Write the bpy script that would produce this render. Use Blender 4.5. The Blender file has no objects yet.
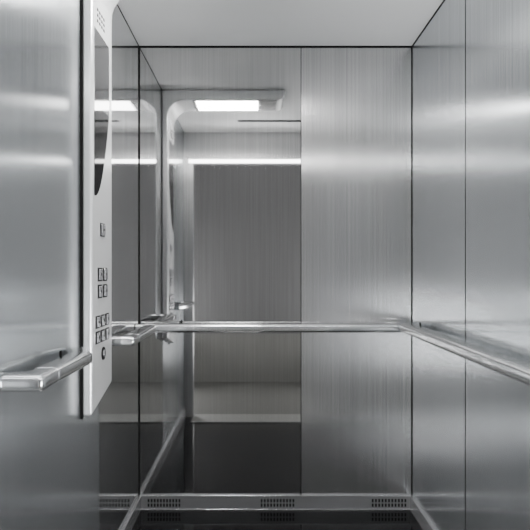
import bpy, bmesh, math
from mathutils import Vector, Matrix

C = bpy.context.scene.collection
E = 1.05                      # eye height
XL, XR, YB, YF, ZC = -0.514, 0.686, 2.55, 0.95, E + 0.985

# ---------------------------------------------------------------- materials
def new_mat(name):
    m = bpy.data.materials.new(name); m.use_nodes = True
    nt = m.node_tree
    return m, nt, nt.nodes["Principled BSDF"]

def brushed(name, c0, c1, rough=0.3, aniso=0.9, sx=260, sz=2.5, bump=0.0, metallic=1.0, dr=0.05):
    m, nt, p = new_mat(name)
    N, L = nt.nodes, nt.links
    tc = N.new("ShaderNodeTexCoord"); mp = N.new("ShaderNodeMapping")
    mp.inputs["Scale"].default_value = (sx, sx, sz)
    nz = N.new("ShaderNodeTexNoise"); nz.inputs["Scale"].default_value = 1.0
    nz.inputs["Detail"].default_value = 3.0; nz.inputs["Roughness"].default_value = 0.5
    L.new(tc.outputs["Object"], mp.inputs["Vector"]); L.new(mp.outputs[0], nz.inputs["Vector"])
    cr = N.new("ShaderNodeMapRange")
    cr.inputs["From Min"].default_value = 0.3; cr.inputs["From Max"].default_value = 0.7
    L.new(nz.outputs["Fac"], cr.inputs["Value"])
    mx = N.new("ShaderNodeMix"); mx.data_type = 'RGBA'
    mx.inputs["A"].default_value = (*c0, 1); mx.inputs["B"].default_value = (*c1, 1)
    L.new(cr.outputs[0], mx.inputs["Factor"]); L.new(mx.outputs["Result"], p.inputs["Base Color"])
    rr = N.new("ShaderNodeMapRange")
    rr.inputs["To Min"].default_value = max(0.0, rough - dr); rr.inputs["To Max"].default_value = rough + dr
    L.new(nz.outputs["Fac"], rr.inputs["Value"]); L.new(rr.outputs[0], p.inputs["Roughness"])
    p.inputs["Metallic"].default_value = metallic
    p.inputs["Anisotropic"].default_value = aniso
    geo = N.new("ShaderNodeNewGeometry"); vm = N.new("ShaderNodeVectorMath"); vm.operation = 'CROSS_PRODUCT'
    vm.inputs[1].default_value = (0, 0.0001, 1)
    L.new(geo.outputs["True Normal"], vm.inputs[0]); L.new(vm.outputs[0], p.inputs["Tangent"])
    return m

def plain(name, col, rough=0.5, metallic=0.0, var=0.06, scale=30, emit=0, spec=0.5):
    m, nt, p = new_mat(name)
    N, L = nt.nodes, nt.links
    nz = N.new("ShaderNodeTexNoise"); nz.inputs["Scale"].default_value = scale
    tc = N.new("ShaderNodeTexCoord"); L.new(tc.outputs["Object"], nz.inputs["Vector"])
    mx = N.new("ShaderNodeMix"); mx.data_type = 'RGBA'
    mx.inputs["A"].default_value = (*[c * (1 - var) for c in col], 1)
    mx.inputs["B"].default_value = (*[min(1, c * (1 + var)) for c in col], 1)
    L.new(nz.outputs["Fac"], mx.inputs["Factor"]); L.new(mx.outputs["Result"], p.inputs["Base Color"])
    p.inputs["Roughness"].default_value = rough; p.inputs["Metallic"].default_value = metallic
    p.inputs["Specular IOR Level"].default_value = spec
    if emit:
        p.inputs["Emission Color"].default_value = (1, 0.99, 0.97, 1)
        p.inputs["Emission Strength"].default_value = emit
    return m

M_side = brushed("brushed_steel_side", (0.43, 0.453, 0.47), (0.67, 0.695, 0.715), 0.175, metallic=0.89, sx=400, sz=0.6, dr=0.0)
M_back = brushed("brushed_steel_back", (0.43, 0.43, 0.435), (0.62, 0.62, 0.62), 0.21, metallic=0.91, sx=380, sz=0.4, dr=0.0)
M_mirror = brushed("dark_mirror_steel", (0.51, 0.51, 0.51), (0.60, 0.60, 0.60), 0.03, 0.5, dr=0.006)
M_mirror2 = brushed("side_mirror_steel", (0.68, 0.69, 0.70), (0.74, 0.75, 0.76), 0.04, 0.6, dr=0.006, metallic=0.95)
M_land = brushed("landing_steel", (0.077, 0.077, 0.078), (0.088, 0.088, 0.089), 0.6, 0.3, sx=120, metallic=0.1)
M_land2 = brushed("landing_steel_pale", (0.095, 0.095, 0.089), (0.11, 0.11, 0.103), 0.6, 0.3, sx=120, metallic=0.1)
M_front = brushed("front_steel", (0.55, 0.55, 0.55), (0.65, 0.65, 0.65), 0.35, metallic=0.85)
M_ceil = plain("ceiling_paint", (0.84, 0.84, 0.84), 0.5, var=0.01)
M_lwall = plain("landing_paint", (0.6, 0.6, 0.6), 0.6)
M_dark = plain("dark_gap", (0.008, 0.008, 0.008), 0.8, spec=0.1)
M_floor = plain("polished_dark_granite", (0.002, 0.002, 0.0023), 0.02, var=0.2, scale=60, spec=0.45)
M_lfloor = plain("landing_stone", (0.07, 0.07, 0.066), 0.7, scale=8, spec=0.1)
M_chrome = plain("satin_chrome", (0.87, 0.88, 0.89), 0.16, 0.96, var=0.02)
M_skirt = plain("skirting_steel", (0.34, 0.34, 0.35), 0.22, 0.62, var=0.04)
M_ledge = plain("skirting_edge_steel", (0.62, 0.62, 0.63), 0.25, 0.85, var=0.03)
M_surr = plain("light_surround_steel", (0.42, 0.42, 0.43), 0.2, 0.9, var=0.04)
M_cop = plain("pale_aluminium", (0.88, 0.89, 0.90), 0.24, 0.6, var=0.02)
M_glass = plain("black_glass", (0.003, 0.003, 0.0035), 0.04, spec=0.3)
M_refl = plain("glass_painted_reflection", (0.36, 0.36, 0.37), 0.06, 0.9)  # reflection of the bright steel wall, put into the glass colour
M_btn = plain("button_steel", (0.60, 0.60, 0.62), 0.25, 0.85)
M_light = plain("light_diffuser", (0.9, 0.9, 0.9), 0.5, emit=115)
M_strip = plain("strip_diffuser", (0.9, 0.9, 0.9), 0.5, emit=19)

# ---------------------------------------------------------------- helpers
def finish(name, bm, mat, parent=None, bevel=0, smooth=False, kind=None, segs=3):
    bmesh.ops.recalc_face_normals(bm, faces=bm.faces)
    cs = [v.co for v in bm.verts]
    mn = Vector([min(c[i] for c in cs) for i in range(3)]); mxx = Vector([max(c[i] for c in cs) for i in range(3)])
    ctr = (mn + mxx) / 2
    for v in bm.verts: v.co -= ctr
    me = bpy.data.meshes.new(name); bm.to_mesh(me); bm.free()
    me.materials.append(mat)
    o = bpy.data.objects.new(name, me); C.objects.link(o)
    o.matrix_world = Matrix.Translation(ctr)
    if smooth:
        for p in me.polygons: p.use_smooth = True
    if bevel:
        b = o.modifiers.new("bevel", 'BEVEL'); b.width = bevel; b.segments = segs; b.limit_method = 'ANGLE'
    if kind: o["kind"] = kind
    if parent:
        o.parent = parent
        pw = Vector(parent.get("_w", (0, 0, 0)))
        o.location = ctr - pw
    o["_w"] = tuple(ctr)
    return o

def add_box(bm, x0, x1, y0, y1, z0, z1):
    r = bmesh.ops.create_cube(bm, size=1)
    for v in r["verts"]:
        v.co = Vector(((x0 + x1) / 2 + v.co.x * (x1 - x0), (y0 + y1) / 2 + v.co.y * (y1 - y0), (z0 + z1) / 2 + v.co.z * (z1 - z0)))

def box(name, x0, x1, y0, y1, z0, z1, mat, **k):
    bm = bmesh.new(); add_box(bm, x0, x1, y0, y1, z0, z1)
    return finish(name, bm, mat, **k)

def empty(name, loc, label, cat):
    e = bpy.data.objects.new(name, None); e.empty_display_size = 0.05
    C.objects.link(e); e.location = loc; e["_w"] = tuple(loc)
    if label: e["label"] = label; e["category"] = cat
    return e

def S(o, label, cat):
    o["kind"] = "structure"; o["label"] = label; o["category"] = cat; return o

def sweep(name, pts, a, b, mat, parent, n=40, ex=0.55):
    pts = [Vector(p) for p in pts]
    bm = bmesh.new(); rings = []; sharp = []
    for i, p in enumerate(pts):
        t0 = (pts[i] - pts[i - 1]).normalized() if i else (pts[1] - pts[0]).normalized()
        t1 = (pts[i + 1] - pts[i]).normalized() if i < len(pts) - 1 else t0
        t = (t0 + t1).normalized(); k_m = 1 / max(0.3, t.dot(t0))
        s = t.cross(Vector((0, 0, 1))).normalized(); u = Vector((0, 0, 1))
        ring = []
        for k in range(n):
            th = 2 * math.pi * k / n
            cx, sy = math.cos(th), math.sin(th)
            ring.append(bm.verts.new(p + s * a * k_m * math.copysign(abs(cx) ** ex, cx) + u * b * math.copysign(abs(sy) ** ex, sy)))
        rings.append(ring); sharp.append(k_m > 1.03)
    for r0, r1 in zip(rings, rings[1:]):
        for k in range(n):
            bm.faces.new((r0[k], r0[(k + 1) % n], r1[(k + 1) % n], r1[k]))
    bm.faces.new(rings[0]); bm.faces.new(rings[-1])
    for i, r in enumerate(rings):
        if sharp[i] or i in (0, len(rings) - 1):
            for k in range(n):
                e = bm.edges.get((r[k], r[(k + 1) % n]))
                if e: e.smooth = False
    return finish(name, bm, mat, parent=parent, smooth=True)

# ---------------------------------------------------------------- shell
G = 0.0018
wb = S(box("wall_back", XL - 0.05, XR + 0.05, YB + 0.004, YB + 0.05, 0, ZC + 0.03, M_dark), "rear cabin wall behind steel and mirror panels", "wall")
xs = 0.198
box("mirror_panel", XL + 0.002, xs - G, YB, YB + 0.004, 0.0, ZC - 0.006, M_mirror, parent=wb)
box("steel_panel", xs + G, XR - 0.004, YB, YB + 0.004, 0.0, ZC - 0.006, M_back, parent=wb)
YS = 1.90
wl = S(box("wall_left", XL - 0.05, XL - 0.004, YF, YB, 0, ZC + 0.03, M_dark), "cabin side wall behind panels", "wall")
box("steel_panel", XL - 0.004, XL, YF + 0.003, YS - 2 * G, 0.0, ZC - 0.006, M_side, parent=wl)
box("mirror_panel", XL - 0.004, XL, YS + G, YB - 0.002, 0.0, ZC - 0.004, M_mirror2, parent=wl)
wr = S(box("wall_right", XR + 0.004, XR + 0.05, YF, YB, 0, ZC + 0.03, M_dark), "cabin side wall behind panels", "wall")
box("steel_panel", XR, XR + 0.004, YF + 0.003, YS - 0.004, 0.0, ZC - 0.006, M_side, parent=wr)
box("steel_panel", XR, XR + 0.004, YS + 0.004, YB - 0.006, 0.0, ZC - 0.006, M_side, parent=wr)
box("joint", XR - 0.0004, XR + 0.003, YS - 0.003, YS + 0.003, 0.06, ZC - 0.004, M_dark, parent=wr)
box("joint", XR - 0.003, XR, YB - 0.003, YB, 0.06, ZC - 0.002, M_dark, parent=wr)
box("joint", XR - 0.002, XR, YF + 0.003, YB, ZC - 0.006, ZC, M_dark, parent=wr)
box("joint", XL, XL + 0.004, YB - 0.004, YB, 0.06, ZC - 0.002, M_dark, parent=wl)
box("joint", XL, XL + 0.001, YF + 0.003, YB, ZC - 0.004, ZC, M_dark, parent=wl)
box("joint", XL, XR, YB - 0.003, YB, ZC - 0.008, ZC, M_dark, parent=wb)
S(box("floor", XL - 0.05, XR + 0.05, YF - 0.02, YB + 0.05, -0.05, 0, M_floor), "polished black granite cabin floor", "floor")
S(box("ceiling", XL - 0.05, XR + 0.05, YF - 0.06, YB + 0.05, ZC, ZC + 0.04, M_ceil), "pale grey painted cabin ceiling", "ceiling")

OX0, OX1, OZ = -0.45, 0.47, E + 0.762
bm = bmesh.new()
add_box(bm, XL - 0.05, OX0, YF - 0.05, YF, 0, ZC)
add_box(bm, OX1, XR + 0.05, YF - 0.05, YF, 0, ZC)
add_box(bm, OX0, OX1, YF - 0.05, YF, OZ, ZC)
S(finish("wall_front", bm, M_front), "steel front wall around the open doorway", "wall")
S(box("trim_1", OX0, OX1, YF - 0.06, YF + 0.16, 0.0, 0.004, M_land2), "grey metal door sill at the threshold", "sill")
S(box("trim_3", OX0, OX1, YF + 0.16, YF + 0.170, 0.0, 0.006, M_chrome), "bright metal edge strip on the threshold", "sill")

# landing
S(box("floor_landing", -1.5, 1.7, -0.35, YF - 0.06, -0.05, 0.0, M_lfloor), "grey stone landing floor", "floor")
S(box("wall_landing", -1.5, 1.7, -0.40, -0.35, 0, 2.45, M_land), "grey vertically grained landing wall", "wall")
S(box("trim_4", -1.5, 1.7, -0.35, -0.345, 0, 0.45, M_land2), "paler grained lower wall panelling", "wall panel")
S(box("ceiling_landing", -1.5, 1.7, -0.40, YF - 0.10, 2.45, 2.5, M_lwall), "pale landing ceiling", "ceiling")
S(box("wall_landing_left", -1.55, -1.5, -0.40, YF, 0, 2.5, M_lwall), "pale landing side wall", "wall")
S(box("wall_landing_right", 1.7, 1.75, -0.40, YF, 0, 2.5, M_lwall), "pale landing side wall", "wall")
bm = bmesh.new()
add_box(bm, -1.5, OX0 - 0.06, YF - 0.10, YF - 0.06, 0, 2.5)
add_box(bm, OX1 + 0.06, 1.7, YF - 0.10, YF - 0.06, 0, 2.5)
add_box(bm, OX0 - 0.06, OX1 + 0.06, YF - 0.10, YF - 0.06, OZ + 0.06, 2.5)
S(finish("wall_landing_front", bm, M_lwall), "landing wall around the doorway", "wall")

tl = box("trim_2", OX0 - 0.03, OX1 + 0.12, YF, YF + 0.008, OZ + 0.004, OZ + 0.028, M_strip, bevel=0.002)
S(tl, "slim white light strip on the door header", "light")

cv = box("ceiling_vent", -0.12, 0.36, 1.255, 1.290, ZC - 0.004, ZC, M_dark)
cv["label"] = "narrow dark ventilation slot in the ceiling"; cv["category"] = "vent"

# ---------------------------------------------------------------- skirting with vents
H = 0.060; T = 0.012
bb = S(box("baseboard_back", XL, XR, YB - T, YB, 0, H, M_skirt, bevel=0.001), "satin steel skirting with slotted vents", "baseboard")
bl = S(box("baseboard_left", XL, XL + T, YF, YB - T, 0, H, M_skirt, bevel=0.001), "satin steel skirting", "baseboard")
br = S(box("baseboard_right", XR - T, XR, YF, YB - T, 0, H, M_skirt, bevel=0.001), "satin steel skirting", "baseboard")
for nm, p, a in (("top_edge", bb, (XL + T, XR - T, YB - T - 0.001, YB)), ("top_edge", br, (XR - T - 0.001, XR, YF, YB)), ("top_edge", bl, (XL, XL + T - 0.004, YF, YB))):
    box(nm, *a, H, H + 0.003, M_ledge, parent=p, bevel=0.0005)
box("bottom_edge", XL + T, XR - T, YB - T - 0.003, YB - T + 0.001, 0.0, 0.005, M_ledge, parent=bb, bevel=0.0005)
def px2x(px): return (px - 256) / 228.5
for (a, b) in ((147, 181), (260, 295), (371, 407)):
    x0, x1 = px2x(a), px2x(b)
    bm = bmesh.new(); n = 11
    for i in range(n):
        c = x0 + (x1 - x0) * (i + 0.5) / n
        for z0, z1 in ((0.014, 0.028), (0.034, 0.048)):
            add_box(bm, c - 0.0039, c + 0.0039, YB - T - 0.0008, YB - T + 0.001, z0, z1)
    finish("vent_grille", bm, M_dark, parent=bb)

# ---------------------------------------------------------------- handrails
def handrail(axis, wall, off, s0, s1, brackets, label, zr=-0.243, B=0.0145, ends=(0.0, 0.0)):
    """ends: 0 = mitred return to the wall, >0 = slanted return of that length, None = plain butt end"""
    ZR = E + zr
    D = 0.062; A = 0.030
    def P(s, d, z=None):
        z = ZR if z is None else z
        return (wall + d * off, s, z) if axis == 'y' else (s, wall + d * off, z)
    top = empty("handrail", P((s0 + s1) / 2, 0), label, "handrail")
    js = [0.0 if e is None else 0.10 + e * 0.3 for e in ends]
    sweep("rail_bar", [P(s0 + js[0] + 0.0008, D), P(s1 - js[1] - 0.0008, D)], A, B, M_chrome, top)
    for s, sg, sl, j in ((s0, 1, ends[0], js[0]), (s1, -1, ends[1], js[1])):
        if sl is None: continue
        if sl > 0:
            pts = [P(s + sg * j, D), P(s + sg * (0.02 + sl), D), P(s + sg * 0.022, A * 0.75)]
            o = sweep("end_return", pts, A, B, M_chrome, top)
            for v in o.data.vertices:
                ax = 0 if axis == 'y' else 1
                wpos = (v.co + Vector(o["_w"]))[ax]
                if (wpos - wall) * off < 0.0005:
                    v.co[ax] += (wall + off * 0.0005) - wpos
        else:
            pts = [P(s + sg * j, D), P(s + sg * A, D), P(s + sg * A, 0.001)]
            o = sweep("end_return", pts, A, B, M_chrome, top)
            b = o.modifiers.new("bevel", 'BEVEL'); b.width = 0.014; b.segments = 6; b.limit_method = 'ANGLE'; b.angle_limit = math.radians(60)
    for s in brackets:
        bm = bmesh.new()
        q0, q1 = P(s - 0.003, D - 0.036), P(s + 0.003, D - 0.030)
        add_box(bm, min(q0[0], q1[0]), max(q0[0], q1[0]), min(q0[1], q1[1]), max(q0[1], q1[1]), ZR - 0.014, ZR + 0.027)
        q0, q1 = P(s - 0.004, 0.0), P(s + 0.004, D)
        add_box(bm, min(q0[0], q1[0]), max(q0[0], q1[0]), min(q0[1], q1[1]), max(q0[1], q1[1]), ZR - B - 0.003, ZR - B + 0.002)
        finish("bracket", bm, M_dark, parent=top, bevel=0.0008)
    return top
handrail('x', YB, -1, XL + 0.003, 0.66, (-0.33,), "satin steel handrail across the rear wall", -0.249, 0.0185, (None, 0.05))
handrail('y', XL, 1, 1.150, 1.60, (1.44,), "short satin steel handrail ending beside the control panel", -0.227, 0.0175, (0.0, 0.09))
handrail('y', XL, 1, 2.01, 2.456, (), "short satin steel handrail on the mirrored wall panel", -0.249, 0.017, (0.0, None))
handrail('y', XR, -1, 1.0, 2.46, (1.1, 2.32), "long satin steel handrail on the brushed side wall", -0.238, 0.0195, (0.0, 0.05))

# ---------------------------------------------------------------- control column
cop = empty("control_panel", (XL, 1.82, E - 0.43), "pale metal elevator control column curving into ceiling light", "control panel")
Y0, Y1 = 1.70, 1.94
PX = XL + 0.033; PZ = E + 0.93; ZBOT = E - 0.43; XE = 0.14
R = 0.10
prof = [(XL + 0.001, ZBOT), (PX, ZBOT)]
for i in range(17):
    th = math.pi - math.pi / 2 * i / 16
    prof.append((PX + R + R * math.cos(th), PZ - R + R * math.sin(th)))
for i in range(9):
    th = -math.pi / 2 + math.pi / 2 * i / 8
    prof.append((XE - 0.02 + 0.04 * math.cos(th), PZ + 0.04 + 0.04 * math.sin(th)))
prof += [(XE + 0.02, ZC - 0.001), (XL + 0.001, ZC - 0.001)]
bm = bmesh.new()
f0 = [bm.verts.new((x, Y0, z)) for x, z in prof]
f1 = [bm.verts.new((x, Y1, z + (0.055 if k < 2 else 0))) for k, (x, z) in enumerate(prof)]
bm.faces.new(f0); bm.faces.new(f1[::-1])
for i in range(len(prof)):
    j = (i + 1) % len(prof); bm.faces.new((f0[i], f0[j], f1[j], f1[i]))
finish("housing", bm, M_cop, parent=cop, bevel=0.009, segs=4)
box("shadow_gap", XL, XL + 0.008, Y0 - 0.009, Y0 + 0.002, ZBOT - 0.006, ZC - 0.004, M_dark, parent=cop)
box("light_surround", -0.35, 0.115, 1.722, 1.918, PZ - 0.0015, PZ + 0.001, M_surr, parent=cop, bevel=0.001)
box("light_diffuser", -0.33, 0.01, 1.735, 1.905, PZ - 0.004, PZ + 0.001, M_light, parent=cop, bevel=0.001)
def plate(name, pl, mat):
    bm = bmesh.new()
    g0 = [bm.verts.new((PX - 0.001, y, z)) for y, z in pl]; g1 = [bm.verts.new((PX + 0.0012, y, z)) for y, z in pl]
    bm.faces.new(g0); bm.faces.new(g1[::-1])
    for i in range(len(pl)):
        j = (i + 1) % len(pl); bm.faces.new((g0[i], g0[j], g1[j], g1[i]))
    finish(name, bm, mat, parent=cop)
ya, yb = 1.724, 1.895; zt = E + 0.725; zs = E + 0.50
pl = [(ya, zs), (ya, E + 0.225)]
for i in range(0, 21):
    t = i / 20
    pl.append((ya + 0.004 + (yb - ya - 0.004) * t ** 0.8, E + 0.222 + (zs - E - 0.222) * t ** 1.6))
plate("display_glass", pl, M_glass)
plate("display_reflection", [(ya, zt), (ya, zs + 0.0005), (yb, zs + 0.0005), (yb, zt)], M_refl)  # upper part of the same display glass, its reflection painted grey
bm = bmesh.new()
for iy in range(4):
    for iz in range(3):
        add_box(bm, PX, PX + 0.0012, 1.755 + iy * 0.024, 1.767 + iy * 0.024, E + 0.752 + iz * 0.017, E + 0.760 + iz * 0.017)
finish("speaker_holes", bm, M_dark, parent=cop)
def button(y, z, w=0.030, h=0.030):
    b = box("button", PX - 0.001, PX + 0.002, y - w / 2 - 0.007, y + w / 2 + 0.007, z - h / 2 - 0.004, z + h / 2 + 0.004, M_dark, parent=cop, bevel=0.001)
    box("button_cap", PX, PX + 0.006, y - w / 2, y + w / 2, z - h / 2, z + h / 2, M_btn, parent=b, bevel=0.002)
    box("button_marker", PX + 0.005, PX + 0.0064, y - 0.004, y + 0.004, z - 0.003, z + 0.004, M_dark, parent=b)
button(1.815, E + 0.125, 0.038, 0.034)
for z in (-0.014, -0.066):
    for y in (1.785, 1.845): button(y, E + z, 0.034, 0.034)
for z in (-0.158, -0.205):
    for y in (1.76, 1.815, 1.87): button(y, E + z, 0.030, 0.030)
bm = bmesh.new()
bmesh.ops.create_cone(bm, cap_ends=True, segments=24, radius1=0.021, radius2=0.020, depth=0.004, matrix=Matrix.Translation((PX + 0.001, 1.825, E - 0.262)) @ Matrix.Rotation(math.pi / 2, 4, 'Y'))
finish("key_switch", bm, M_dark, parent=cop)
bm = bmesh.new()
bmesh.ops.create_cone(bm, cap_ends=True, segments=24, radius1=0.012, radius2=0.011, depth=0.006, matrix=Matrix.Translation((PX + 0.003, 1.825, E - 0.262)) @ Matrix.Rotation(math.pi / 2, 4, 'Y'))
finish("key_barrel", bm, M_btn, parent=cop, bevel=0.001)
box("keyhole", PX + 0.0055, PX + 0.0068, 1.822, 1.828, E - 0.269, E - 0.255, M_dark, parent=cop)

# ---------------------------------------------------------------- unseen fill lights added on the landing
def area(name, loc, target, sx, sy, e):
    ld = bpy.data.lights.new(name, 'AREA'); ld.shape = 'RECTANGLE'; ld.size = sx; ld.size_y = sy; ld.energy = e
    lo = bpy.data.objects.new(name, ld); C.objects.link(lo); lo.location = loc
    lo.rotation_euler = (Vector(target) - Vector(loc)).to_track_quat('-Z', 'Y').to_euler()
area("landing_top_fill", (0.1, 0.3, 2.43), (0.1, 0.3, 0), 1.6, 0.3, 10)  # added soft fill from above, not a known fitting
area("landing_side_fill", (1.2, -0.1, 0.5), (0.0, 1.7, 1.9), 0.5, 0.8, 68)  # added fill, hidden beside the doorway, throws light up to the cabin ceiling
area("landing_side_fill", (-1.1, -0.1, 0.5), (0.1, 1.7, 1.9), 0.5, 0.8, 68)  # same added fill from the opposite side
w = bpy.data.worlds.new("World"); bpy.context.scene.world = w; w.use_nodes = True
w.node_tree.nodes["Background"].inputs[0].default_value = (0.5, 0.52, 0.55, 1); w.node_tree.nodes["Background"].inputs[1].default_value = 0.3

for o in bpy.data.objects:
    if "_w" in o: del o["_w"]

# ---------------------------------------------------------------- camera
cam = bpy.data.cameras.new("camera"); co = bpy.data.objects.new("camera", cam); C.objects.link(co)
co.location = (0, 0, E); co.rotation_euler = (math.pi / 2, 0, 0)
cam.sensor_width = 36; cam.lens = 580 / 530 * 36
cam.shift_x = 9 / 530; cam.shift_y = 5 / 530; cam.clip_start = 0.01
bpy.context.scene.camera = co
